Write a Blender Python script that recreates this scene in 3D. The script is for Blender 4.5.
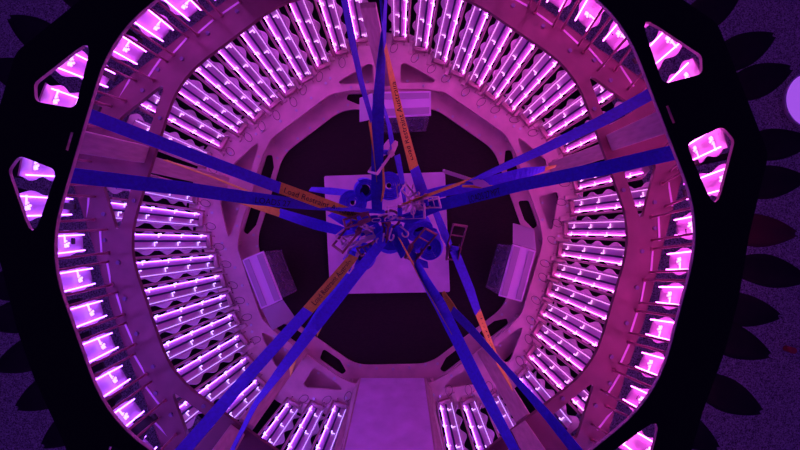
import bpy, math, random
from mathutils import Vector, Matrix
random.seed(7)
S = bpy.context.scene
for o in list(bpy.data.objects): bpy.data.objects.remove(o)
COL = S.collection
D = math.pi/180
V = Vector
# ------------------------------------------------------------------ camera
F = 520.0
CAM = V((.126, -.0587, 5.2))
ROT = Matrix.Rotation(-.0373, 3, 'Z') @ Matrix.Rotation(.0232, 3, 'X')
cam = bpy.data.cameras.new('camera'); co = bpy.data.objects.new('camera', cam); COL.objects.link(co)
cam.sensor_width = 36; cam.lens = F/800*36; cam.clip_start = .05
co.matrix_world = Matrix.Translation(CAM) @ ROT.to_4x4()
S.camera = co
def at(px, py, z=0.):
    d = ROT @ V(((px-400)/F, (225-py)/F, -1)); return CAM + d*((z-CAM.z)/d.z)
# ------------------------------------------------------------------ world and exposure
W = bpy.data.worlds.new('night'); S.world = W; W.use_nodes = True
bg = W.node_tree.nodes['Background']; bg.inputs[0].default_value = (.22, .05, .9, 1); bg.inputs[1].default_value = .13
S.view_settings.view_transform = 'Standard'; S.view_settings.look = 'None'
S.view_settings.gamma = 1; S.view_settings.use_curve_mapping = False
S.view_settings.exposure = 0.12
LED_POWER = 13.0
# ------------------------------------------------------------------ materials
def mat(name, col, rough=.6, metal=0, emis=None, es=0, noise=None, alpha=1, trans=0, bump=0, stretch=(1,1,1)):
    m = bpy.data.materials.new(name); m.use_nodes = True; nt = m.node_tree; b = nt.nodes['Principled BSDF']
    b.inputs['Base Color'].default_value = (*col, 1); b.inputs['Roughness'].default_value = rough; b.inputs['Metallic'].default_value = metal
    if emis: b.inputs['Emission Color'].default_value = (*emis, 1); b.inputs['Emission Strength'].default_value = es
    if alpha < 1: b.inputs['Alpha'].default_value = alpha
    if trans: b.inputs['Transmission Weight'].default_value = trans
    if noise:
        sc, lo, hi = noise
        tc = nt.nodes.new('ShaderNodeTexCoord'); mp = nt.nodes.new('ShaderNodeMapping'); mp.inputs['Scale'].default_value = stretch
        n = nt.nodes.new('ShaderNodeTexNoise'); n.inputs['Scale'].default_value = sc; n.inputs['Detail'].default_value = 6
        r = nt.nodes.new('ShaderNodeMapRange'); r.inputs['From Min'].default_value = .3; r.inputs['From Max'].default_value = .7
        r.inputs['To Min'].default_value = lo; r.inputs['To Max'].default_value = hi
        x = nt.nodes.new('ShaderNodeMix'); x.data_type = 'RGBA'; x.blend_type = 'MULTIPLY'; x.inputs[0].default_value = 1
        x.inputs[6].default_value = (*col, 1)
        L = nt.links.new
        L(tc.outputs['Object'], mp.inputs[0]); L(mp.outputs[0], n.inputs['Vector']); L(n.outputs[0], r.inputs[0]); L(r.outputs[0], x.inputs[7]); L(x.outputs[2], b.inputs['Base Color'])
        if bump:
            bp = nt.nodes.new('ShaderNodeBump'); bp.inputs['Strength'].default_value = bump; bp.inputs['Distance'].default_value = .01
            L(n.outputs[0], bp.inputs['Height']); L(bp.outputs[0], b.inputs['Normal'])
    return m
M_ = dict(
    ply=mat('plywood', (.68, .40, .44), .55, noise=(6, .82, 1.1), bump=.05),
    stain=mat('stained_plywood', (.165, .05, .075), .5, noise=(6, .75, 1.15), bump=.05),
    ply2=mat('plywood_board', (.50, .33, .32), .6, noise=(5, .8, 1.12), stretch=(8, 8, 1)),
    sheet=mat('pale_plywood', (.60, .42, .66), .6, noise=(7, .86, 1.08)),
    black=mat('unlit_top_shade', (.002, .002, .002), .9),  # near-black standing in for lack of light on the wooden top ring
    petal=mat('dark_petal_paint', (.012, .008, .009), .85, noise=(9, .7, 1.2)),
    petalred=mat('dark_red_petal_paint', (.10, .012, .02), .7),
    ground=mat('rough_ground', (.36, .32, .34), .95, noise=(85, .05, 2.3), bump=.6),
    mat_=mat('black_ground_cloth', (.010, .004, .005), .9, noise=(30, .4, 1.7), stretch=(1, 6, 1), bump=.3),
    plate=mat('pale_acrylic', (.62, .38, .60), .35),
    back=mat('pale_backing_board', (.55, .36, .50), .5),
    cord=mat('navy_channel', (.02, .015, .10), .5),
    dowel=mat('wooden_dowel', (.42, .20, .24), .5),
    dowel2=mat('red_wooden_dowel', (.30, .07, .12), .6),
    steel=mat('zinc_steel', (.80, .62, .72), .4, .25),
    bolt=mat('bolt_steel', (.55, .5, .6), .3, .7),
    dsteel=mat('dark_steel', (.30, .14, .15), .45, .3),
    blue=mat('blue_webbing', (.085, .05, .95), .7, noise=(60, .85, 1.1)),
    blue2=mat('deep_blue_webbing', (.045, .03, .75), .7, noise=(60, .8, 1.1)),
    orange=mat('orange_webbing', (.72, .62, .06), .7, noise=(60, .85, 1.1)),
    ink=mat('black_ink', (.02, .015, .03), .8),
    white=mat('white_plastic', (.85, .66, .9), .4),
    white2=mat('dull_white_plastic', (.48, .38, .52), .5),
    clear=mat('smoky_clear_plastic', (.35, .28, .42), .3, alpha=.35),
    dark=mat('dark_equipment', (.03, .025, .05), .4),
    cable=mat('dark_cable', (.08, .04, .07), .5),
    red=mat('red_plastic', (.5, .03, .06), .5),
)
def ledmat(i, c):
    return mat('led_light_%d' % i, (.8, .8, .8), .5, emis=c, es=LED_POWER)
# light colour per side of the ring: the fixtures on the left glow bluer than those on the right
LEDC = [(.95, .10, .88), (.82, .11, 1.0), (.64, .10, 1.06), (.36, .09, 1.14), (.50, .10, 1.12)]
LED = [ledmat(i, c) for i, c in enumerate(LEDC)]
CLIP = [mat('clip_glow_%d' % i, (.8, .7, .85), .5, emis=tuple((q+.4)/1.4 for q in c), es=1.9) for i, c in enumerate(LEDC)]  # emission painted onto white plastic clips for LED spill; thin strips share it
def ledi(a):
    a %= 360
    if a < 60 or a > 318: return 0
    if a < 115: return 1
    if a < 165: return 2
    if a < 275: return 3
    return 4
# ------------------------------------------------------------------ mesh helpers
class MB:
    def __init__(s): s.v = []; s.f = []
    def add(s, vs, fs):
        n = len(s.v); s.v += [tuple(v) for v in vs]; s.f += [tuple(i+n for i in f) for f in fs]; return s
    def box(s, x0, x1, y0, y1, z0, z1, m=None, bev=0):
        b = bev
        if b:
            vs = []
            for z, k in ((z0, b), (z0+b, 0), (z1-b, 0), (z1, b)):
                for x, y in ((x0+k, y0+b), (x0+b, y0+k), (x1-b, y0+k), (x1-k, y0+b), (x1-k, y1-b), (x1-b, y1-k), (x0+b, y1-k), (x0+k, y1-b)): vs.append(V((x, y, z)))
            fs = [tuple(range(7, -1, -1)), tuple(range(24, 32))]
            for r in range(3):
                for i in range(8): j = (i+1) % 8; fs.append((r*8+i, r*8+j, r*8+8+j, r*8+8+i))
        else:
            vs = [V((x, y, z)) for z in (z0, z1) for x, y in ((x0, y0), (x1, y0), (x1, y1), (x0, y1))]
            fs = [(3, 2, 1, 0), (4, 5, 6, 7), (0, 1, 5, 4), (1, 2, 6, 5), (2, 3, 7, 6), (3, 0, 4, 7)]
        if m: vs = [m @ v for v in vs]
        return s.add(vs, fs)
    def prism(s, pts, z0, z1, m=None):
        n = len(pts); vs = [V((p[0], p[1], z)) for z in (z0, z1) for p in pts]
        if m: vs = [m @ v for v in vs]
        return s.add(vs, [tuple(range(n-1, -1, -1)), tuple(range(n, 2*n))] + [(i, (i+1) % n, n+(i+1) % n, n+i) for i in range(n)])
    def tube(s, path, r, n=8, cap=True, closed=False):
        path = [V(p) for p in path]; N = len(path); vs = []; fs = []; up = None
        for i, p in enumerate(path):
            if closed: t = path[(i+1) % N]-path[i-1]
            else: t = path[min(i+1, N-1)]-path[max(i-1, 0)]
            t.normalize()
            if up is None: up = t.orthogonal().normalized()
            up = (up - t*up.dot(t)).normalized(); q = t.cross(up)
            rr = r[i] if isinstance(r, (list, tuple)) else r
            for k in range(n):
                a = 2*math.pi*k/n; vs.append(p+(up*math.cos(a)+q*math.sin(a))*rr)
        for i in range(N if closed else N-1):
            j = (i+1) % N
            for k in range(n): l = (k+1) % n; fs.append((i*n+k, i*n+l, j*n+l, j*n+k))
        if cap and not closed: fs += [tuple(range(n-1, -1, -1)), tuple(range((N-1)*n, N*n))]
        return s.add(vs, fs)
    def ball(s, c, r, n=8, sq=(1, 1, 1)):
        c = V(c); vs = [c+V((0, 0, r*sq[2]))]; fs = []; h = n//2
        for i in range(1, h):
            t = math.pi*i/h
            for k in range(n):
                a = 2*math.pi*k/n; vs.append(c+V((r*sq[0]*math.sin(t)*math.cos(a), r*sq[1]*math.sin(t)*math.sin(a), r*sq[2]*math.cos(t))))
        vs.append(c-V((0, 0, r*sq[2]))); L = len(vs)-1
        for k in range(n): l = (k+1) % n; fs.append((0, 1+k, 1+l)); fs.append((L, L-n+l, L-n+k))
        for i in range(h-2):
            for k in range(n): l = (k+1) % n; fs.append((1+i*n+k, 1+(i+1)*n+k, 1+(i+1)*n+l, 1+i*n+l))
        return s.add(vs, fs)
    def mesh(s, name, m, smooth=False):
        me = bpy.data.meshes.new(name); me.from_pydata(s.v, [], s.f); me.materials.append(m); me.update()
        if smooth:
            for p in me.polygons: p.use_smooth = len(p.vertices) <= 4
        return me
def link(name, me, parent=None, mw=None):
    o = bpy.data.objects.new(name, me); COL.objects.link(o)
    if parent is not None: o.parent = parent
    if mw is not None: o.matrix_local = mw
    return o
def tag(o, label=None, cat=None, group=None, kind=None):
    for k, v in (('label', label), ('category', cat), ('group', group), ('kind', kind)):
        if v: o[k] = v
    return o
def empty(name, label, cat, mw=None, group=None):
    o = bpy.data.objects.new(name, None); COL.objects.link(o); o.empty_display_size = .1
    if mw is not None: o.matrix_world = mw
    return tag(o, label, cat, group)
def T(x=0, y=0, z=0): return Matrix.Translation((x, y, z))
def RZ(a): return Matrix.Rotation(a, 4, 'Z')
def RY(a): return Matrix.Rotation(a, 4, 'Y')
def RX(a): return Matrix.Rotation(a, 4, 'X')
def roundpoly(P, r, n=5):
    out = []; N = len(P); P = [V(p) for p in P]
    for i, p in enumerate(P):
        a = (P[i-1]-p); b = (P[(i+1) % N]-p); la, lb = a.length, b.length; a.normalize(); b.normalize()
        ang = a.angle(b); d = min(r/math.tan(ang/2), .45*la, .45*lb)
        s, e = p+a*d, p+b*d
        for k in range(n+1):
            t = k/n; out.append(s*(1-t)**2+p*2*t*(1-t)+e*t*t)
    return out
def plate(name, loops, z0, z1, m):
    """flat board from an outline and holes (2-D loops), as a mesh between z0 and z1"""
    c = bpy.data.curves.new(name, 'CURVE'); c.dimensions = '2D'; c.fill_mode = 'BOTH'; c.extrude = (z1-z0)/2
    for L in loops:
        sp = c.splines.new('POLY'); sp.points.add(len(L)-1); sp.use_cyclic_u = True
        for q, p in zip(sp.points, L): q.co = (p[0], p[1], 0, 1)
    o = bpy.data.objects.new('tmp', c); COL.objects.link(o); dg = bpy.context.evaluated_depsgraph_get()
    me = bpy.data.meshes.new_from_object(o.evaluated_get(dg)); bpy.data.objects.remove(o)
    me.name = name; me.materials.clear(); me.materials.append(m); me.transform(T(0, 0, (z0+z1)/2))
    return me
# ------------------------------------------------------------------ ring frames of reference (centre, rotation, side unevenness)
RINGS = dict(h=(.032, -.0277, -1.0, 2.15, 1.340), o=(.005, .0, -.3, 0, 1.872), m=(-.0131, 0, -.9, 2.04, 1.757), t=(.0055, .0015, .25, 2.24, 1.58))
RIBS = [90, 162, 234, 306, 18]
def loc(k, rib, u, v):      # point u outward along the post direction, v sideways
    x, y, a, d, R = RINGS[k]; t = (rib+a)*D
    return V((x+u*math.cos(t)-v*math.sin(t), y+u*math.sin(t)+v*math.cos(t)))
def pol(k, ang, R):
    x, y, a, d, _ = RINGS[k]; t = (ang+a)*D; return V((x+R*math.cos(t), y+R*math.sin(t)))
def decagon(k, R, dd=None, r=.75):
    d = RINGS[k][3] if dd is None else dd; P = []
    for rib in (18, 90, 162, 234, 306): P += [pol(k, rib-18-d, R), pol(k, rib+18+d, R)]
    return roundpoly(P, r, 7)
def ringR(k, ang, R, d=None):      # distance to a decagon's edge in direction ang (ring-local)
    dd = RINGS[k][3] if d is None else d
    a = (ang-18) % 72; a = a-72 if a > 36 else a
    if abs(a) <= 18+dd: return R*math.cos((18+dd)*D)/math.cos(a*D)
    return R*math.cos((18-dd)*D)/math.cos((36-abs(a))*D)
def pentR(ang, ap, cap):           # distance to the five-sided panel line in direction ang; its corners are cut at the posts
    a = (ang-18) % 72; return min(ap/math.cos((a-36)*D), cap)
# ------------------------------------------------------------------ ground
g = MB().box(-9, 9, -7, 7, -.2, -.03)
tag(link('ground', g.mesh('ground', M_['ground'])), 'rough dark ground surrounding the round timber structure', kind='structure')
gc = plate('ground_cloth', [[(2.62*math.cos(i*6*D), 2.62*math.sin(i*6*D)) for i in range(60)]], -.03, -.012, M_['mat_'])
tag(link('ground_cloth', gc), 'black cloth covering the ground in the middle of the ring structure', 'ground cloth')
# ------------------------------------------------------------------ rings
bolt_me = MB().prism([(.014*math.cos(i*60*D), .014*math.sin(i*60*D)) for i in range(6)], 0, .009).mesh('bolt', M_['bolt'])
boltd_me = MB().prism([(.015*math.cos(i*60*D), .015*math.sin(i*60*D)) for i in range(6)], 0, .012).mesh('bolt', mat('dull_bolt_steel', (.12, .07, .16), .5, .2))
def bolts(parent, pts, z, me=bolt_me):
    for p in pts: link('bolt', me, parent, T(p[0], p[1], z) @ RZ(random.random()))
# floor ring: thin lower board and a raised upper board
fr = empty('floor_ring', 'lowest and smallest plywood ring, lying round the black centre', 'ring frame')
holes = []
for rib in RIBS:
    if rib == 90+180: continue
    for s in (1, -1):
        holes.append(roundpoly([loc('h', rib, 1.305, s*.10), loc('h', rib, 1.305, s*.30), loc('h', rib, 1.36, s*.42), loc('h', rib, 1.415, s*.40), loc('h', rib, 1.415, s*.13)][::s], .03, 3))
me = plate('lower_board', [decagon('h', 1.34, r=.4), [pol('o', i*6, 1.72) for i in range(60)]] + holes, .0, .03, M_['ply'])
lb = link('lower_board', me, fr)
P = []
for rib in (18, 90, 162, 234, 306):
    P += [loc('h', rib, 1.40, -.36), loc('h', rib, 1.40, .36)]
    P += [pol('h', rib+22, 1.475), pol('h', rib+50, 1.475)]
inner = roundpoly(P, .22, 6)
holes = []
for rib in RIBS:
    for s in (1, -1):
        holes.append(roundpoly([loc('h', rib, 1.46, s*.125), loc('h', rib, 1.46, s*.52), loc('h', rib, 1.655, s*.19), loc('h', rib, 1.655, s*.14)][::s], .03, 3))
me = plate('upper_board', [roundpoly([pol('o', a, pentR(a, 1.715, 1.93)) for a in range(0, 360, 3)], .1, 1), inner] + holes, .17, .20, M_['ply'])
link('upper_board', me, fr)
pts = []
for rib in RIBS:
    for v in (-.55, -.35, .35, .55): pts.append(loc('h', rib, 1.43 if abs(v) < .5 else 1.52, v))
    for q in (22, 29, 36, 43, 50): pts.append(pol('h', rib+q, 1.50+.0015*(q-36)**2*.3))
    for v in (-.3, .3): pts.append(loc('h', rib, 1.70, v))
bolts(fr, pts, .20)
bolts(lb, [pol('h', rib+q, 1.33) for rib in RIBS for q in (22, 29, 36, 43, 50)] + [loc('h', rib, 1.30, v) for rib in RIBS for v in (-.4, .4)]
      + [loc('h', rib, 1.53, v) for rib in RIBS for v in (-.2, .2)], .03)
sp = MB().box(-.02, .02, -.015, .015, 0, .14).mesh('spacer', M_['ply2'])
for rib in RIBS:
    for q in (20, 27, 32, 39, 44, 51):
        p = pol('h', rib+q, 1.495); link('spacer', sp, fr, T(p.x, p.y, .03) @ RZ((rib+q)*D))
    for q in (-.08, .08):
        p = loc('h', rib, 1.47, q); link('spacer', sp, fr, T(p.x, p.y, .03) @ RZ(rib*D))
# middle ring
def ribring(k, R, outer_pts, z0, z1, cut, m):
    P = []
    for rib in (18, 90, 162, 234, 306):
        P += [f(rib) for f in outer_pts]
    return plate('board', [roundpoly(P, .12, 4), decagon(k, R)] + cut, z0, z1, m)
mr = empty('ring_frame', 'red-violet plywood ring at mid height with bolts and triangular cutouts', 'ring frame')
cut = []
for rib in RIBS:
    for s in (1, -1):
        cut.append(roundpoly([loc('m', rib, 1.735, s*.155), loc('m', rib, 1.725, s*.56), loc('m', rib, 1.97, s*.20)][::s], .025, 4))
oc = [lambda r: pol('m', r-34, 1.93), lambda r: pol('m', r-20, 1.985), lambda r: loc('m', r, 2.16, -.27), lambda r: loc('m', r, 2.16, .27), lambda r: pol('m', r+20, 1.985), lambda r: pol('m', r+34, 1.93)]
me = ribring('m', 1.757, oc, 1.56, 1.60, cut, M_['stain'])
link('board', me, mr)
pts = []
for rib in RIBS:
    for q in (24, 32, 40, 48): pts += [pol('m', rib+q, 1.82)]
    for v in (-.62, .62, -.45, .45): pts.append(loc('m', rib, 1.80 if abs(v) > .5 else 1.86, v))
    for v in (-.3, .3): pts.append(loc('m', rib, 1.685, v))
bolts(mr, pts, 1.60, boltd_me)
# top ring: wood, with a near-black layer painting the upper face as unlit
tr = empty('ring_frame', 'plywood ring nearest the camera, top darkened as unlit, with triangular cutouts', 'ring frame')
cut = []
for rib in RIBS:
    for s in (1, -1):
        cut.append(roundpoly([loc('t', rib, 1.545, s*.155), loc('t', rib, 1.56, s*.52), loc('t', rib, 1.775, s*.22), loc('t', rib, 1.745, s*.135)][::s], .04, 4))
    if rib in (162, 18): cut.append([loc('t', rib, 1.52, -.04), loc('t', rib, 1.535, -.04), loc('t', rib, 1.535, .05), loc('t', rib, 1.52, .05)])
oc = [lambda r: pol('t', r-32, 1.78), lambda r: pol('t', r-22, 1.80), lambda r: loc('t', r, 1.90, -.34), lambda r: loc('t', r, 1.90, .34), lambda r: pol('t', r+22, 1.80), lambda r: pol('t', r+32, 1.78)]
link('board', ribring('t', 1.58, oc, 2.675, 2.698, cut, M_['ply']), tr)
link('shade_face', ribring('t', 1.583, oc, 2.698, 2.702, cut, M_['black']), tr)
# ------------------------------------------------------------------ posts
PN = {90: 'top', 162: 'left', 234: 'bottom left', 306: 'bottom right', 18: 'right'}
pnm = {90: 'at the top of the photo', 162: 'on the left side', 234: 'at the bottom left', 306: 'at the bottom right', 18: 'on the right side'}
def beam(name, a, b, w, t, m, label, cat, group):
    """flat timber from a to b, w wide tangentially and t deep"""
    a, b = V(a), V(b); ax = (b-a); L = ax.length; ax.normalize()
    rad = V((a.x, a.y, 0)).normalized(); tan = V((-rad.y, rad.x, 0)); tan = (tan-ax*tan.dot(ax)).normalized(); rd = tan.cross(ax)
    R = Matrix((rd, tan, ax)).transposed().to_4x4()
    o = empty(name, label, cat, T(*a) @ R, group)
    link('timber', MB().box(-t/2, t/2, -w/2, w/2, 0, L, bev=.004).mesh('timber', m), o)
    return o, L
LP = {90: ((386, 84), (368, 5)), 162: ((226, 183), (146, 163)), 234: ((303, 348), (246, 425)), 306: ((483, 350), (524, 420)), 18: ((552, 168), (612, 148))}
UP = {162: ((144, 154), (62, 138)), 18: ((612, 142), (668, 120)), 90: ((365, -15), (352, -60)), 234: ((236, 432), (205, 480)), 306: ((520, 428), (548, 475))}
for rib in RIBS:
    (x0, y0), (x1, y1) = LP[rib]
    o, L = beam('post', at(x0, y0, .2), at(x1, y1, 1.555), .115, .045, M_['ply2'], 'plywood post %s between floor ring and middle ring' % pnm[rib], 'post', 'lower posts')
    foot = link('foot_block', MB().box(.022, .06, -.07, .07, .0, .09, bev=.004).mesh('foot_block', M_['ply2']), o)
    (x0, y0), (x1, y1) = UP[rib]
    o, L = beam('post', at(x0, y0, 1.60), at(x1, y1, 2.655), .12, .045, M_['ply2'], 'short plywood post %s between middle ring and unlit top ring' % pnm[rib], 'post', 'upper posts')
# ------------------------------------------------------------------ light panels
def wavy(z0, z1, w, amp, per, x0, x1, ph=0):
    n = int((z1-z0)/.03); L = []; R = []
    for i in range(n+1):
        z = z0+(z1-z0)*i/n; k = w+amp*math.cos(2*math.pi*z/per+ph); k2 = w+amp*math.cos(2*math.pi*z/per+ph+.9)
        L.append((z, k)); R.append((z, -k2))
    pts = L+R[::-1]                       # (z, y)
    m = Matrix(((0, 0, 1, 0), (0, 1, 0, 0), (1, 0, 0, 0), (0, 0, 0, 1)))
    b = MB(); n = len(L)
    for x in (x0, x1):
        b.v += [(x, y, z) for z, y in L] + [(x, y, z) for z, y in R]
    for i in range(n-1):
        b.f += [(i, i+1, n+i+1, n+i), (2*n+i, 3*n+i, 3*n+i+1, 2*n+i+1), (i, 2*n+i, 2*n+i+1, i+1), (n+i, n+i+1, 3*n+i+1, 3*n+i)]
    b.f += [(0, n, 3*n, 2*n), (n-1, 3*n-1, 4*n-1, 2*n-1)]
    return b
HL = 1.30
low = {}
def lowset(sg):
    low = {}
    b = wavy(.02, HL, .078, .022, .30, .05, .058)
    b.v = [(x, y*sg+.012*sg, z) for x, y, z in b.v]
    low['backing_board'] = b.mesh('backing_board', M_['back'])
    return low
LOW = {1: lowset(1), -1: lowset(-1)}
low = {}
low['light_plate'] = MB().box(0, .006, -.022, .022, .03, HL).mesh('light_plate', M_['plate'])
low['cable_channel'] = MB().box(-.004, .012, -.007, .007, .03, HL).mesh('cable_channel', M_['cord'])
low['dowel'] = MB().tube([(0, 0, 0), (0, 0, HL+.03)], .010, 8).mesh('dowel', M_['dowel'], True)
low['rod'] = MB().tube([(0, 0, 0), (0, 0, HL+.03)], .006, 8).mesh('dowel', M_['plate'], True)
b = MB().box(-.045, -.012, -.06, .06, .0, .035, bev=.004); b.box(-.075, -.045, -.05, -.038, 0, .02); b.box(-.075, -.045, .038, .05, 0, .02)
low['bracket'] = b.mesh('bracket', M_['dowel'])
low['tab'] = MB().box(-.075, .03, .078, .118, -.03, .012, bev=.004).mesh('tab', M_['ply'])
cps = []
for i in range(19):
    a = (i/18)*2*math.pi*.9; cps.append((-.06-.05*(1-math.cos(a)), .035+.045*math.sin(a*.9)+.002*i, .006+.004*math.sin(a)))
low['cable'] = MB().tube(cps, .0028, 5).mesh('cable', M_['cable'], True)
def clipmesh(mm):
    b = MB().box(-.010, -.004, -.017, .017, -.0026, .0026); b.box(-.010, -.004, -.017, -.012, -.020, .0); b.ball((-.009, -.014, -.026), .0068, 6)
    return b.mesh('clip', mm)
upx = {}
HU = 1.0
upx['backing_board'] = wavy(.05, HU, .075, .012, .42, .02, .028, 1.).mesh('backing_board', M_['back'])
upx['base_rail'] = MB().box(-.012, .0, -.085, .085, .0, .022).mesh('base_rail', M_['plate'])
upx['dowel'] = None
def uclip(mm):
    b = MB().box(-.008, 0, -.060, -.008, -.0045, .0045); b.box(-.008, 0, -.024, -.015, -.03, .0)
    for y, z in ((.000, -.018), (.014, -.034), (-.004, -.045), (.016, .004)): b.ball((-.008, y, z), .009, 6, (.7, 1, 1.2))
    b.box(-.008, 0, -.002, .014, -.038, .004)
    return b.mesh('clip', mm)
def strip(l, mm, w=.0030): return MB().box(-.006, .002, -w*.85, w*.85, 0, l).mesh('led_strip', mm)
LS = [strip(HL-.04, m) for m in LED]; US = [strip(.88, m, .0042) for m in LED]
LT = [MB().box(-.004, .002, -.0016, .0016, 0, HL-.04).mesh('led_strip', m) for m in CLIP]
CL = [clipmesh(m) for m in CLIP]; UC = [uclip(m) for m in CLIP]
ORD = ['first', 'second', 'third', 'fourth', 'fifth', 'sixth', 'seventh', 'eighth', 'ninth', 'tenth']
def panel_low(rib, j, lab):
    ang = rib+5.7+j*6.733+.1
    da = abs((ang-18+36) % 72-36)
    R0 = pentR(ang, 1.655, 1.885); R1 = ringR('m', ang, 1.757)+(.26 if da < 15 else .12)
    p0 = pol('o', ang, R0); p1 = pol('m', ang, R1)
    wa = math.atan2(p0.y+p1.y, p0.x+p1.x)
    lean = math.atan2(((p1-p0).dot(V((math.cos(wa), math.sin(wa))))), 1.33)
    side = math.atan2(((p1-p0).dot(V((-math.sin(wa), math.cos(wa))))), 1.33)
    t = empty('light_panel', lab, 'light panel', T(p0.x, p0.y, .203) @ RZ(wa) @ RX(-side) @ RY(lean), 'tall light panels of the lower tier')
    i = ledi(ang+1); sg = -1 if rib == 90 else 1
    link('backing_board', LOW[sg]['backing_board'], t)
    for s in (1, -1):
        pl = link('light_plate', low['light_plate'], t, T(0, s*.031, 0))
        if s == -sg: link('led_strip', LS[i], t, T(-.004, s*.050, .035))
        else: link('led_strip', LT[i], t, T(-.002, s*.056, .035))
        link('dowel', low['dowel' if s == -sg else 'rod'], t, T(-.035, s*(.082 if s == -sg else .070), 0))
        for q in range(4):
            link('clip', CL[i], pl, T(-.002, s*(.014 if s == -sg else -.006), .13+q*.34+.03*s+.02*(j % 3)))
    link('cable_channel', low['cable_channel'], t)
    link('bracket', low['bracket'], t)
    link('tab', low['tab'], t)
    link('cable', low['cable'], t, T(0, random.uniform(-.02, .02), 0) @ RZ(random.uniform(-.2, .2)))
def panel_up(rib, j, lab):
    ang = rib+5.7+j*6.733+.1
    i = ledi(ang+1)
    da = abs((ang-18+36) % 72-36)
    out = 2.16/math.cos(da*D) if da < 7.1 else 2.176-(da-7.1)*.0148 if da < 20 else 1.985-(da-20)*.0039
    base = out-.015; top = ringR('t', ang, 1.745)+.14*max(0, min(1, (26-da)/12))
    p0 = pol('m', ang, base+.03); p1 = pol('t', ang, top)
    wa = math.atan2(p0.y+p1.y, p0.x+p1.x); c, s_ = math.cos(wa), math.sin(wa)
    lean = math.atan2((p1-p0).dot(V((c, s_))), 1.04); side = math.atan2((p1-p0).dot(V((-s_, c))), 1.04)
    mw = T(p0.x, p0.y, 1.603) @ RZ(wa) @ RX(-side) @ RY(lean)
    t = empty('light_panel', lab, 'light panel', mw, 'short light panels of the upper tier')
    link('backing_board', upx['backing_board'], t)
    for s in (1, -1):
        link('led_strip', US[i], t, T(0, s*.052, .09))
        # dowel runs from the middle ring up behind the inner edge of the top ring
        a = pol('m', ang, base-(.06 if da > 20 else .10)); b = pol('t', ang, ringR('t', ang, 1.58)+.05)
        tn = V((-s_, c))*s*.080; tm = V((-s_, c))*s*.066
        A = mw.inverted() @ V((a.x+tn.x, a.y+tn.y, 1.603)); B = mw.inverted() @ V((b.x+tm.x, b.y+tm.y, 2.672))
        d = link('dowel', MB().tube([A, B], .0075, 6).mesh('dowel', M_['dowel2'], True), t)
        if s > 0: link('nut', MB().tube([A, A+(B-A)*.03], .014, 6).mesh('nut', M_['dowel2']), d)
    for q in (.40, .86): link('clip', UC[i], t, T(0, .0, q))
    link('base_rail', upx['base_rail'], t, T(-.075, 0, .0))
nxt = {90: 162, 162: 234, 234: 306, 306: 18, 18: 90}
for rib in RIBS:
    for j in range(10):
        if rib == 234 and 3 <= j <= 6: continue
        a, b, n = (PN[rib], PN[nxt[rib]], j) if j < 5 else (PN[nxt[rib]], PN[rib], 9-j)
        panel_low(rib, j, 'tall lower light panel, %s from the %s post towards the %s post' % (ORD[n], a, b))
        ang = (rib+5.8+j*6.733) % 360
        if 65 < ang < 118 or 232 < ang < 303: continue
        panel_up(rib, j, 'short upper light panel, %s from the %s post towards the %s post' % (ORD[n], a, b))
# ------------------------------------------------------------------ plywood door at the bottom
def quad_board(name, c, z, thick, m, parent=None):
    """board whose front face has corners c = [(px,py,z)...]"""
    P = [at(*q) for q in c]; n = (P[1]-P[0]).cross(P[3]-P[0]).normalized()
    if n.dot(CAM-P[0]) < 0: n = -n
    Q = [p-n*thick for p in P]
    b = MB().add(P+Q, [(0, 1, 2, 3), (7, 6, 5, 4)] + [(i, 4+i, 4+(i+1) % 4, (i+1) % 4) for i in range(4)])
    return link(name, b.mesh(name, m), parent)
dr = empty('plywood_door', 'large plain plywood door leaf standing at the bottom of the ring', 'door')
quad_board('leaf', [(361, 378, .205), (424, 378, .205), (438, 480, 1.54), (338, 480, 1.54)], 0, .02, M_['sheet'], dr)
quad_board('jamb', [(353, 390, .21), (359.5, 378, .21), (336, 480, 1.54), (324, 480, 1.54)], 0, .04, M_['ply2'], dr)
quad_board('jamb', [(425.5, 378, .21), (432, 390, .21), (450, 480, 1.54), (440, 480, 1.54)], 0, .04, M_['ply2'], dr)
for px, py, z in ((361, 384, .27), (353, 411, .68)):
    p = at(px, py, z); link('hinge', MB().box(-.014, .014, -.02, .005, -.015, .015, T(*p)).mesh('hinge', M_['dark']), dr)
# ------------------------------------------------------------------ plywood sheet in the centre
c = [at(324, 176, .04), at(445, 172, .04), at(450, 292, .04), at(330, 294, .04)]
pts = roundpoly([V((p.x, p.y)) for p in c[::-1]], .02, 3)
tag(link('plywood_sheet', MB().prism(pts, -.012, .04).mesh('plywood_sheet', M_['sheet'])), 'square pale plywood sheet lying on the black cloth at the centre', 'plywood sheet')
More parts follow.
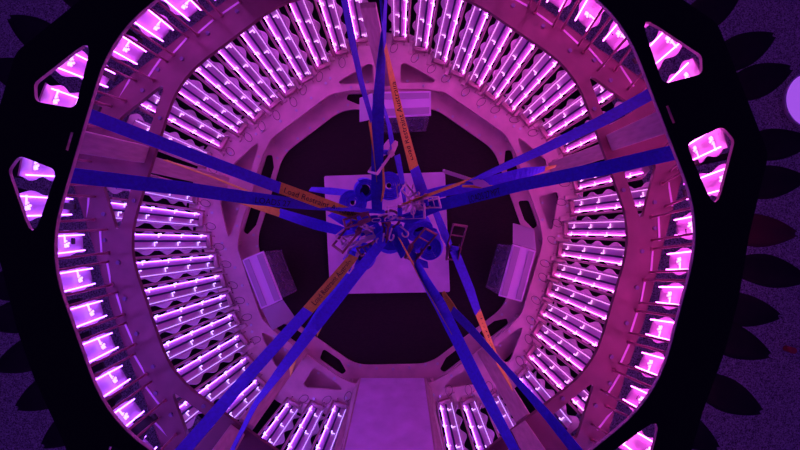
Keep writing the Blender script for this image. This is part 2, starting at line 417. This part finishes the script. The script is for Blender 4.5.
# ------------------------------------------------------------------ equipment boxes
def equipment(label, lid, flap, hz=.62):
    o = empty('equipment_box', label, 'box', None, 'white-lidded equipment boxes round the centre')
    L = [at(*p, hz) for p in lid]               # 0,1 outer long edge ; 2,3 inner long edge
    def q(u, v, z):                              # u along long edge, v outer->inner
        a = L[0].lerp(L[1], u); b = L[3].lerp(L[2], u); p = a.lerp(b, v); return V((p.x, p.y, z))
    def blk(name, u0, u1, v0, v1, z0, z1, m, par=o, dv=0):
        vs = [q(u, v+(dv if z == z0 else 0), z) for z in (z0, z1) for u, v in ((u0, v0), (u1, v0), (u1, v1), (u0, v1))]
        b = MB().add(vs, [(3, 2, 1, 0), (4, 5, 6, 7), (0, 1, 5, 4), (1, 2, 6, 5), (2, 3, 7, 6), (3, 0, 4, 7)])
        return link(name, b.mesh(name, m), par)
    lidp = blk('lid', 0, 1, 0, 1, hz-.03, hz, M_['white'])
    blk('lid_ridge', .03, .97, .08, .30, hz, hz+.012, M_['white2'], lidp)
    blk('lid_ridge', .03, .97, .68, .94, hz, hz+.012, M_['white2'], lidp)
    blk('body', .03, .97, .35, 1.12, .035, hz-.03, M_['clear'])
    for k, (u0, u1, v0, v1, z0, z1) in enumerate(((.08, .5, .5, 1.0, .04, .42), (.52, .9, .55, 1.05, .04, .34), (.2, .8, .6, .98, .35, .52))):
        blk('equipment_unit', u0, u1, v0, v1, z0, z1, M_['dark'])
    cb = MB()
    for k in range(5):
        u = .15+.16*k; cb.tube([q(u, 1.0, .5), q(u+.05, 1.08, .42), q(u-.02, 1.06, .3), q(u+.06, 1.09, .18), q(u, 1.05, .06)], .006, 5)
    link('cabling', cb.mesh('cabling', M_['cord'], True), o)
    f = [at(px, py, z) for px, py, z in flap]; n = (f[1]-f[0]).cross(f[3]-f[0]).normalized()*.006
    link('end_flap', MB().add(f+[p-n for p in f], [(0, 1, 2, 3), (7, 6, 5, 4)]+[(i, 4+i, 4+(i+1) % 4, (i+1) % 4) for i in range(4)]).mesh('end_flap', M_['white2']), o)
    return o
equipment('white-lidded box with dark equipment at the left of the centre hole', [(242, 260), (261, 309), (282, 300), (263, 251)], [(262, 309, .6), (283, 300, .6), (295, 317, .3), (272, 330, .3)])
equipment('white-lidded box with dark equipment at the right of the centre hole', [(536, 251), (513, 244), (499, 296), (522, 302)][0:1]+[(522, 302), (499, 296), (513, 244)], [(513, 243, .6), (536, 250, .6), (534, 229, .35), (513, 223, .35)])
equipment('white-lidded box behind the orange strap at the top of the hole', [(431, 91), (374, 92), (374, 118), (431, 115)], [(373, 93, .6), (373, 119, .6), (360, 122, .45), (360, 98, .45)])
# ------------------------------------------------------------------ straps
def ribbon(pts, Wd=.078, t=.003):
    """pts: (px, py, z, apparent width px); the webbing is twisted where it shows narrower than it is"""
    n = len(pts); P = []
    for i in range(n-1):
        k = 6
        for j in range(k):
            f = j/k; P.append([pts[i][c]*(1-f)+pts[i+1][c]*f for c in range(4)])
    P.append(list(pts[-1]))
    X = [at(p[0], p[1], p[2]) for p in P]
    b = MB(); N = len(X)
    for i in range(N):
        ax = (X[min(i+1, N-1)]-X[max(i-1, 0)]).normalized(); view = (X[i]-CAM); d = -(ROT.transposed() @ view).z
        side = ax.cross(view.normalized()).normalized(); nrm = side.cross(ax).normalized()
        c = min(1, P[i][3]*d/F/Wd); s = math.sqrt(1-c*c); w = side*c+nrm*s; nn = nrm*c-side*s
        for su, sv in ((-1, -1), (1, -1), (1, 1), (-1, 1)): b.v.append(tuple(X[i]+w*(Wd/2*su)+nn*(t/2*sv)))
    for i in range(N-1):
        for k in range(4): l = (k+1) % 4; b.f.append((4*i+k, 4*i+l, 4*i+4+l, 4*i+4+k))
    b.f += [(3, 2, 1, 0), (4*N-4, 4*N-3, 4*N-2, 4*N-1)]
    return b
def lettering(txt, a, b, size_px, parent, m='ink', off=.004, flip=False):
    """raised print along the webbing from point a to b (px,py,z)"""
    A, B = at(*a), at(*b); ax = (B-A); L = ax.length; ax.normalize()
    view = (A+B)/2-CAM; side = ax.cross(view.normalized()).normalized(); n = side.cross(ax).normalized()
    if n.dot(view) > 0: n = -n
    side = n.cross(ax)
    c = bpy.data.curves.new('lettering', 'FONT'); c.body = txt; c.align_x = 'CENTER'; c.align_y = 'CENTER'; c.extrude = .0004; c.resolution_u = 2
    o = bpy.data.objects.new('tmp', c); COL.objects.link(o); dg = bpy.context.evaluated_depsgraph_get()
    me = bpy.data.meshes.new_from_object(o.evaluated_get(dg)); bpy.data.objects.remove(o)
    xs = [v.co.x for v in me.vertices]; ys = [v.co.y for v in me.vertices]; me.materials.clear(); me.materials.append(M_[m])
    sx = L/(max(xs)-min(xs)); d = -(ROT.transposed() @ view).z; sy = size_px*d/F/(max(ys)-min(ys))
    cy = (max(ys)+min(ys))/2
    R = Matrix((ax, side, n)).transposed().to_4x4()
    me.transform(T(*((A+B)/2+n*off)) @ R @ Matrix.Diagonal((sx, sy, 1, 1)) @ T(0, -cy, 0))
    o = link('lettering', me, parent); return o
def strap(label, segs, texts=(), Wd=.078):
    o = empty('strap', label, 'strap', None, 'lashing straps')
    for nm, m, pts in segs: link(nm, ribbon(pts, Wd).mesh(nm, M_[m]), o)
    for t in texts: lettering(t[0], t[1], t[2], t[3], o)
    return o
ZT, ZH = 2.64, 1.66
def zl(f): return ZT+(ZH-ZT)*f
TXT = 'Load Restraint Australia'
strap('upper left blue strap with orange printed end over the left post', [('webbing', 'blue2', [(80, 112, ZT, 14), (200, 158, 2.2, 12), (280, 188, 1.93, 11)]), ('printed_tail', 'orange', [(278, 187, 1.93, 11), (330, 206, 1.75, 11), (362, 217, 1.66, 9)])],
      [(TXT, (284, 190, 1.915), (356, 215, 1.68), 5.5)])
strap('wide blue strap on the left side with faint dark print near the centre', [('webbing', 'blue2', [(60, 174, ZT, 16), (180, 188, 2.25, 15), (250, 198, 2.0, 13), (310, 205, 1.8, 9), (345, 209, 1.72, 4), (385, 212, ZH, 4)])],
      [('LOADS 27', (255, 200, 1.99), (290, 204, 1.88), 6)])
strap('thin orange-edged return strap under the left blue straps, pale blue near the centre', [('printed_tail', 'orange', [(165, 160, 1.9, 1.4), (215, 178, 1.85, 1.6), (262, 197, 1.8, 1.8)]), ('orange_end', 'orange', [(236, 201, 1.7, 2), (262, 208, 1.66, 6), (280, 213, 1.63, 8)]), ('webbing', 'blue', [(279, 212.5, 1.63, 8.5), (315, 224, 1.57, 11), (345, 232, 1.52, 9), (365, 232, 1.5, 6)])])
strap('blue strap from the upper right ring edge to a ratchet by the sheet corner', [('webbing', 'blue2', [(660, 89, ZT, 12), (600, 122, 2.4, 11), (540, 151, 2.1, 9), (490, 173, 1.85, 6), (468, 183, 1.75, 4)])])
strap('widest blue strap on the right side with dark printed marks', [('webbing', 'blue2', [(685, 150, ZT, 15), (600, 169, 2.35, 16), (520, 185, 2.0, 14), (440, 205, 1.75, 13), (420, 210, 1.7, 13)])],
      [('LOADS 27 MPT', (469, 199.5, 1.84), (500, 191, 1.94), 7)])
strap('pale blue strap end with an orange tip lying under the right straps', [('orange_tip', 'orange', [(556, 166, 1.72, 2), (545, 169, 1.71, 4)]), ('webbing', 'blue', [(546, 168.5, 1.71, 4), (525, 173, 1.7, 11), (490, 182, 1.66, 13), (440, 192, 1.58, 11), (425, 195, 1.55, 9)])])
strap('narrow folded orange and brown strap running to the hub from the right', [('webbing', 'orange', [(495, 171, 1.80, 1.5), (450, 187, 1.76, 3), (402, 205, 1.72, 2.5)]), ('webbing', 'orange', [(462, 186, 1.72, 2), (490, 187, 1.74, 3.5), (505, 186, 1.75, 1.5)])])
strap('thin blue strap hanging left of the wide strap at the top', [('webbing', 'blue2', [(343, -8, ZT, 6.5), (352, 40, 2.35, 6), (362, 85, 2.1, 5), (372, 120, 1.95, 4)]), ('orange_end', 'orange', [(370, 119, 1.95, 4), (375, 150, 1.8, 4), (378, 180, 1.7, 3)])])
strap('wide dark blue strap at the top, twisted edge-on near the frame', [('webbing', 'blue2', [(386, -8, ZT, 2.5), (384, 25, 2.4, 4), (381, 60, 2.2, 8), (378, 110, 1.95, 12), (377, 190, 1.70, 12), (377, 212, 1.66, 10)]), ('orange_edge', 'orange', [(383, 165, 1.76, 1.5), (384, 188, 1.72, 2.5), (382, 200, 1.68, 1.5)])])
strap('orange printed strap from the top post turning blue above the sheet', [('webbing', 'blue2', [(380, -8, ZT, 2), (385, 46, 2.3, 3)]), ('printed_tail', 'orange', [(385, 46, 2.3, 3), (392, 80, 2.14, 6), (400, 115, 1.98, 8), (414, 168, 1.78, 9.5)]), ('webbing', 'blue', [(414, 167, 1.78, 9.5), (424, 197, 1.67, 11.5)])],
      [(TXT, (411, 160, 1.81), (393, 82, 2.13), 5)])
strap('thin blue strap end holding the pale ratchet near the top', [('webbing', 'blue2', [(383, 104, 1.9, 2), (389, 126, 1.83, 4), (393, 148, 1.76, 5)]), ('webbing', 'blue2', [(397, 155, 1.75, 6), (402, 180, 1.70, 5), (405, 204, 1.66, 3)])])
strap('blue strap with orange printed end running to the bottom left ring edge', [('webbing', 'blue', [(168, 468, ZT, 14), (240, 385, 2.25, 12), (308, 310, 1.92, 11)]), ('printed_tail', 'orange', [(307, 311, 1.92, 11), (330, 285, 1.8, 11), (354, 256, 1.69, 9)])],
      [(TXT, (313, 304, 1.9), (350, 261, 1.71), 5.5)])
strap('dark blue strap with an orange end between the two bottom left straps', [('webbing', 'blue2', [(297, 349, 1.6, 9), (325, 305, 1.6, 9), (352, 262, 1.58, 8)]), ('orange_end', 'orange', [(290, 373, 1.5, 3), (296, 352, 1.58, 6), (300, 348, 1.6, 8)]), ('orange_end', 'orange', [(317, 335, 1.66, 1.5), (327, 314, 1.66, 3), (332, 305, 1.66, 5)])])
strap('lowest left blue strap, twisted thin at its far end', [('webbing', 'blue', [(222, 470, ZT, 3), (255, 405, 2.35, 5), (285, 365, 2.15, 10), (320, 320, 1.95, 12), (385, 238, 1.68, 10)])])
strap('wide blue strap running down to the bottom edge right of the door', [('webbing', 'blue', [(528, 475, ZT, 8), (480, 385, 2.25, 12), (440, 305, 1.92, 12.5), (425, 280, 1.85, 9), (416, 262, 1.78, 6)]), ('orange_edge', 'orange', [(399, 238, 1.7, 1), (412, 262, 1.75, 1.5), (420, 278, 1.8, 1), (450, 330, 1.98, 1), (485, 395, 2.2, 1)])])
strap('narrow blue strap branching off towards the bottom right ring edge', [('webbing', 'blue2', [(592, 470, ZT, 12), (548, 416, 2.45, 9), (500, 362, 2.15, 5), (470, 328, 1.98, 8), (452, 310, 1.9, 8)]), ('printed_tail', 'orange', [(456, 314, 1.91, 7), (449, 304, 1.9, 8), (443, 292, 1.88, 3)])])
strap('short blue strap through the right-hand ratchet ending in orange print', [('webbing', 'blue2', [(435, 210, 1.66, 6), (445, 235, 1.62, 8), (450, 246, 1.6, 6)]), ('webbing', 'blue2', [(454, 250, 1.6, 9), (470, 290, 1.6, 9), (478, 313, 1.58, 7)]), ('printed_tail', 'orange', [(478, 312, 1.58, 7), (488, 338, 1.5, 5.5), (498, 362, 1.4, 4), (512, 388, 1.3, 2)])],
      [('Load Restraint', (480, 318, 1.56), (497, 360, 1.41), 3.5)])
# ------------------------------------------------------------------ strap rolls
def roll(label, px, py, z, rad, hole, tilt=(0, 0), turns=5, h=.07):
    n = 24*turns; b = MB(); t = (rad-hole)/turns*.80
    for i in range(n+1):
        a = 2*math.pi*i/24; r = hole+(rad-hole)*i/n
        for rr, zz in ((r, 0), (r+t, 0), (r+t, h), (r, h)): b.v.append((rr*math.cos(a), rr*math.sin(a), zz))
    for i in range(n):
        for k in range(4): l = (k+1) % 4; b.f.append((4*i+k, 4*i+l, 4*i+4+l, 4*i+4+k))
    b.f += [(3, 2, 1, 0), (4*n, 4*n+1, 4*n+2, 4*n+3)]
    p = at(px, py, z)
    o = link('strap_roll', b.mesh('strap_roll', M_['blue']), None, T(*p) @ RX(tilt[0]) @ RY(tilt[1]) @ RZ(random.random()*6))
    tag(o, label, 'strap roll', 'rolled-up blue strap ends')
    link('hole_shade', MB().tube([(0, 0, h*.1), (0, 0, h*.5)], hole*1.05, 14).mesh('hole_shade', M_['dark']), o)  # dark plug painting the shadow inside the roll's hole
roll('blue strap rolled tight with a dark hole, left of the hub', 353, 203, 1.50, .090, .014)
roll('blue strap roll half hidden by the wide strap at the top', 389, 186, 1.52, .092, .016)
roll('loose small blue strap coil beside the pale sheet corner', 364, 189, 1.52, .075, .035, (.3, .2), 3)
roll('blue strap roll below right of the hub over the sheet', 431, 247, 1.48, .085, .012, (.1, -.3))
roll('large open blue strap coil below the hub', 389, 241, 1.5, .10, .035, (-.45, .1), 4, .06)
roll('blue strap coil hanging right of the hub', 417, 224, 1.52, .095, .04, (.9, .3), 3, .07)
roll('blue strap coil beside the orange print at the lower left', 364, 259, 1.5, .09, .03, (-.5, -.4), 3, .06)
# loose loops of webbing round the hub
def loop(label, pts, m='blue', Wd=.07):
    o = link('strap_end', ribbon(pts, Wd).mesh('strap_end', M_[m])); tag(o, label, 'strap', 'loose strap ends at the hub')
loop('blue strap end curling left from the roll over the sheet', [(310, 189, 1.45, 4), (330, 191, 1.46, 7), (350, 193, 1.5, 6), (370, 198, 1.55, 3)])
loop('blue strap end folded back from the brown handle', [(412, 250, 1.6, 8), (420, 239, 1.64, 10), (434, 232, 1.62, 9), (440, 238, 1.55, 5)])
loop('blue strap end below the brown ratchet handle', [(398, 225, 1.6, 7), (406, 245, 1.6, 8), (416, 262, 1.6, 9), (428, 265, 1.58, 6)], 'blue2')
loop('blue webbing stretched across the top of the hub', [(352, 219, 1.66, 4), (375, 219, 1.68, 7), (400, 218, 1.68, 5), (432, 209, 1.68, 8)], 'blue2')
loop('broad blue strap end falling below the hub to the left', [(345, 262, 1.5, 7), (362, 240, 1.56, 9), (380, 226, 1.6, 9)], 'blue')
# ------------------------------------------------------------------ ratchet buckles
def ratchet(label, px, py, z, ang, s=1.0, open_=.9, metal='steel', tilt=0, handle=.17):
    p = at(px, py, z); o = empty('ratchet_buckle', label, 'ratchet buckle', T(*p) @ RZ(ang*D) @ RX(tilt) @ Matrix.Scale(s, 4), 'ratchet buckles at the strap hub')
    side = [(-.07, -.012), (-.05, -.022), (.03, -.022), (.055, 0), (.03, .03), (-.03, .026), (-.07, .012)]
    m = RX(math.pi/2)
    for y in (-.042, .039):
        link('side_plate', MB().prism(side, 0, .003, T(0, y+.003, 0) @ m).mesh('side_plate', M_[metal]), o)
    link('spool', MB().tube([(.02, -.046, .004), (.02, .046, .004)], .012, 10).mesh('spool', M_['dsteel'], True), o)
    link('pin', MB().tube([(-.06, -.044, 0), (-.06, .044, 0)], .006, 8).mesh('pin', M_[metal], True), o)
    for y in (-.05, .047):
        g = [(.02+.028*math.cos(i*30*D)*(1 if i % 2 else .8), .004+.028*math.sin(i*30*D)*(1 if i % 2 else .8)) for i in range(12)]
        link('ratchet_wheel', MB().prism(g, 0, .003, T(0, y+.003, 0) @ m).mesh('ratchet_wheel', M_[metal]), o)
    hm = T(.02, 0, .004) @ RY(-open_)
    hb = MB()
    for y in (-.052, .048): hb.box(0, handle, y, y+.004, -.010, .010, hm)
    hb.tube([hm @ V((handle, -.054, 0)), hm @ V((handle, .054, 0))], .009, 8)
    hb.tube([hm @ V((handle*.55, -.05, 0)), hm @ V((handle*.55, .05, 0))], .005, 6)
    link('handle', hb.mesh('handle', M_[metal]), o)
    link('webbing', MB().tube([(.02, -.03, .004), (.02, .03, .004)], .017, 10).mesh('webbing', M_['blue2'], True), o)
ratchet('pale pink-lit ratchet buckle hanging beside the thin top strap', 389, 150, 1.74, 245, 1.0, .25, tilt=.9)
ratchet('ratchet buckle with open frame handle right of the sheet edge', 453, 251, 1.60, 80, 1.0, .35, 'dsteel', tilt=.3, handle=.17)
ratchet('ratchet buckle with its arm pointing at the sheet corner', 479, 183, 1.74, 161, .95, .02, tilt=1.35, handle=.24)
ratchet('brown ratchet buckle below the hub by the large coil', 414, 252, 1.62, 60, 1.0, .4, 'dsteel', tilt=.5)
ratchet('ratchet buckle at the left end of the hub, handle pointing down', 356, 226, 1.64, 235, 1.05, .15, 'dsteel', tilt=.6)
ratchet('ratchet buckle left of the hub with bright side plate', 366, 236, 1.62, 200, .9, .2, tilt=.9)
ratchet('ratchet buckle standing on edge at the hub centre', 397, 212, 1.76, 0, .95, .05, tilt=.1, handle=.17)
ratchet('ratchet buckle just above the hub with splayed handle', 418, 203, 1.70, 150, .8, .5, tilt=.8)
ratchet('small ratchet buckle tangled in the hub beside the steel ring', 386, 222, 1.64, 290, .8, .5, 'dsteel', tilt=1.2)
ratchet('ratchet buckle by the orange print end on the lower left straps', 354, 251, 1.60, 250, .8, .2, tilt=.4)
loop('broad blue webbing curling under the hub from the widest right strap', [(436, 206, 1.73, 13), (422, 212, 1.70, 14), (410, 219, 1.66, 10), (400, 219, 1.66, 5)], 'blue2', .078)
loop('broad blue strap end lying beside the bright hooks at the left of the hub', [(330, 214, 1.58, 5), (345, 221, 1.60, 10), (362, 224, 1.62, 10), (380, 219, 1.64, 6)], 'blue', .075)
loop('short dark blue strap end dropping right of the steel ring', [(388, 226, 1.62, 6), (396, 240, 1.60, 9), (404, 256, 1.56, 8)], 'blue2')
ratchet('ratchet buckle above the hub pointing right along the orange strap', 424, 203, 1.74, 15, .8, .6, tilt=.5, handle=.12)
ratchet('dark ratchet buckle over the orange printed end left of the hub', 362, 219, 1.74, 200, .85, .15, 'dsteel', tilt=.8, handle=.12)
ratchet('dark ratchet buckle beside the low coil at the lower left', 374, 247, 1.62, 215, .8, .5, 'dsteel', tilt=.7, handle=.12)
# hooks and central ring
hub = at(391, 219, 1.60)
rg = MB().tube([(.06*math.cos(i*15*D), .06*math.sin(i*15*D), 0) for i in range(24)], .010, 8, closed=True)
tag(link('steel_ring', rg.mesh('steel_ring', M_['dsteel'], True), None, T(*hub) @ RX(.3)), 'dark steel ring joining all the straps at the hub', 'ring')
hk = MB(); pth = [(0, 0, 0), (.05, 0, .0)]+[(.05+.022*math.sin(a*D)+.01, .022-.022*math.cos(a*D), 0) for a in range(20, 250, 25)]
hk.tube(pth, .006, 7); hkm = hk.mesh('strap_hook', M_['steel'], True)
for k, (px, py, a, lab) in enumerate(((344, 229, 215, 'steel strap hook crossing the pale strap left of the hub'), (414, 196, 60, 'steel strap hook standing up beside the orange and blue strap'), (392, 228, 250, 'steel strap hook hanging below the chain links'), (356, 244, 30, 'steel strap hook beside the lower left orange print'), (362, 243, 200, 'steel strap hook at the lower left of the hub'), (372, 232, 150, 'steel strap hook left of the steel ring'), (408, 199, 40, 'steel strap hook above the hub by the sheet'),
        (398, 197, 95, 'steel strap hook pointing up above the hub'), (384, 233, 260, 'steel strap hook under the steel ring'), (400, 226, 320, 'steel strap hook right of the steel ring'), (428, 201, 10, 'steel strap hook by the wide right strap'), (350, 238, 230, 'steel strap hook furthest left over the sheet'))):
    tag(link('strap_hook', hkm, None, T(*at(px, py, 1.69)) @ RZ(a*D) @ RX(k*.4)), lab, 'hook', 'strap hooks')
# hub chain links
cl = MB().tube([(.018*math.cos(a)+(.012 if math.cos(a) > 0 else -.012), .013*math.sin(a), 0) for a in [i*math.pi/6+.01 for i in range(12)]], .0045, 6, closed=True).mesh('link', M_['steel'], True)
ch = empty('chain', 'short steel chain links tangled across the strap hub', 'chain')
for k in range(11):
    f = k/10; p = at(364+f*62, 226-f*24+4*math.sin(k*1.7), 1.70); link('link', cl, ch, T(*p) @ RZ(-.35+k*.2) @ RX((k % 2)*1.4))
# ------------------------------------------------------------------ petals outside the ring
def petal_mesh(m, L=.60, w=.108):
    b = MB(); n = 12; K = 6
    for s in (0, 1):
        for i in range(n+1):
            f = i/n; hw = w*(.35+.65*math.sin(min(1, f/.45)*math.pi/2)) if f < .45 else w*(1-.86*((f-.45)/.55)**1.6)
            for k in range(K+1):
                y = (k/K*2-1); b.v.append((L*f, hw*y, -.18*f*f+.10*f+.045*y*y*(1-f*.5)-.007*s))
    A = (n+1)*(K+1)
    for i in range(n):
        for k in range(K):
            a = i*(K+1)+k; b.f += [(a, a+K+1, a+K+2, a+1), (A+a, A+a+1, A+a+K+2, A+a+K+1)]
    for i in range(n):
        for k in (0, K): a = i*(K+1)+k; b.f.append((a, A+a, A+a+K+1, a+K+1))
    for k in range(K):
        b.f += [(k, k+1, A+k+1, A+k), (n*(K+1)+k, A+n*(K+1)+k, A+n*(K+1)+k+1, n*(K+1)+k+1)]
    return b.mesh('petal', m, True)
pm = petal_mesh(M_['petal']); pr = petal_mesh(M_['petalred'])
PT = [(775, 35, 0), (792, 68, 0), (812, 138, 0), (806, 178, 0), (797, 232, 1), (808, 277, 0), (780, 318, 0), (771, 354, 0), (762, 412, 0), (718, 450, 0), (740, -8, 0), (700, -40, 0),
      (-12, 62, 0), (8, 18, 0), (50, -30, 0), (-16, 110, 0), (-22, 155, 0), (-26, 200, 0), (-24, 245, 0), (-22, 290, 0), (-18, 325, 0), (-6, 368, 0), (16, 408, 0), (42, 446, 0), (85, 475, 0)]
cx, cy = 375., 225.
lr = sorted([p for p in PT if p[0] > 400], key=lambda p: p[1]); ll = sorted([p for p in PT if p[0] < 400], key=lambda p: p[1])
for sidn, Ls in (('right', lr), ('left', ll)):
    for k, (px, py, c) in enumerate(Ls):
        z = 1.85; tip = at(px, py, z-.06); ctr = V((0, 0, z)); a = math.atan2(tip.y, tip.x); Rt = math.hypot(tip.x, tip.y)
        R0 = Rt-.60
        pt_ = tag(link('petal', pr if c else pm, None, T(R0*math.cos(a), R0*math.sin(a), z) @ RZ(a) @ RX(random.uniform(-.25, .25))),
            'dark %spetal board outside the ring, %s from the top of the %s row' % ('reddish ' if c else '', (ORD+['eleventh', 'twelfth', 'thirteenth', 'fourteenth'])[k], sidn), 'petal', 'dark petals round the outside')
        link('stem', MB().box(-max(.02, R0-1.98), .12, -.02, .02, -.03, -.004, bev=.004).mesh('stem', M_['petal']), pt_)
# ------------------------------------------------------------------ things on the ground outside
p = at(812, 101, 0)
bk = empty('round_disc', 'round violet disc with added glow on the ground at the right edge of the photo', 'disc', T(p.x, p.y, -.03))
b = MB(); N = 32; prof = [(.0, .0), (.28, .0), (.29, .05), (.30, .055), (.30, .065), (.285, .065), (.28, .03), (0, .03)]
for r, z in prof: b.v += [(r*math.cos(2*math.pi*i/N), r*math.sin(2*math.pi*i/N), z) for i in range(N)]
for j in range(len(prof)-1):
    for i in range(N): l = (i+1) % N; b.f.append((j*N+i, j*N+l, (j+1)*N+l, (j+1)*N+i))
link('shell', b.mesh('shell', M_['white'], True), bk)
link('added_glow', MB().tube([(0, 0, .03), (0, 0, .058)], .275, 32).mesh('added_glow', mat('violet_glow', (.5, .4, .6), .5, emis=(.38, .09, .8), es=.8)), bk)  # violet glow added to brighten the disc, not known to be a lamp
p = at(788, 349, .0)
tag(link('drink_can', MB().tube([(0, 0, -.03), (0, 0, .08)], .03, 14).mesh('drink_can', M_['red'], True), None, T(p.x, p.y, 0)), 'small red can on the ground outside the petals', 'can')
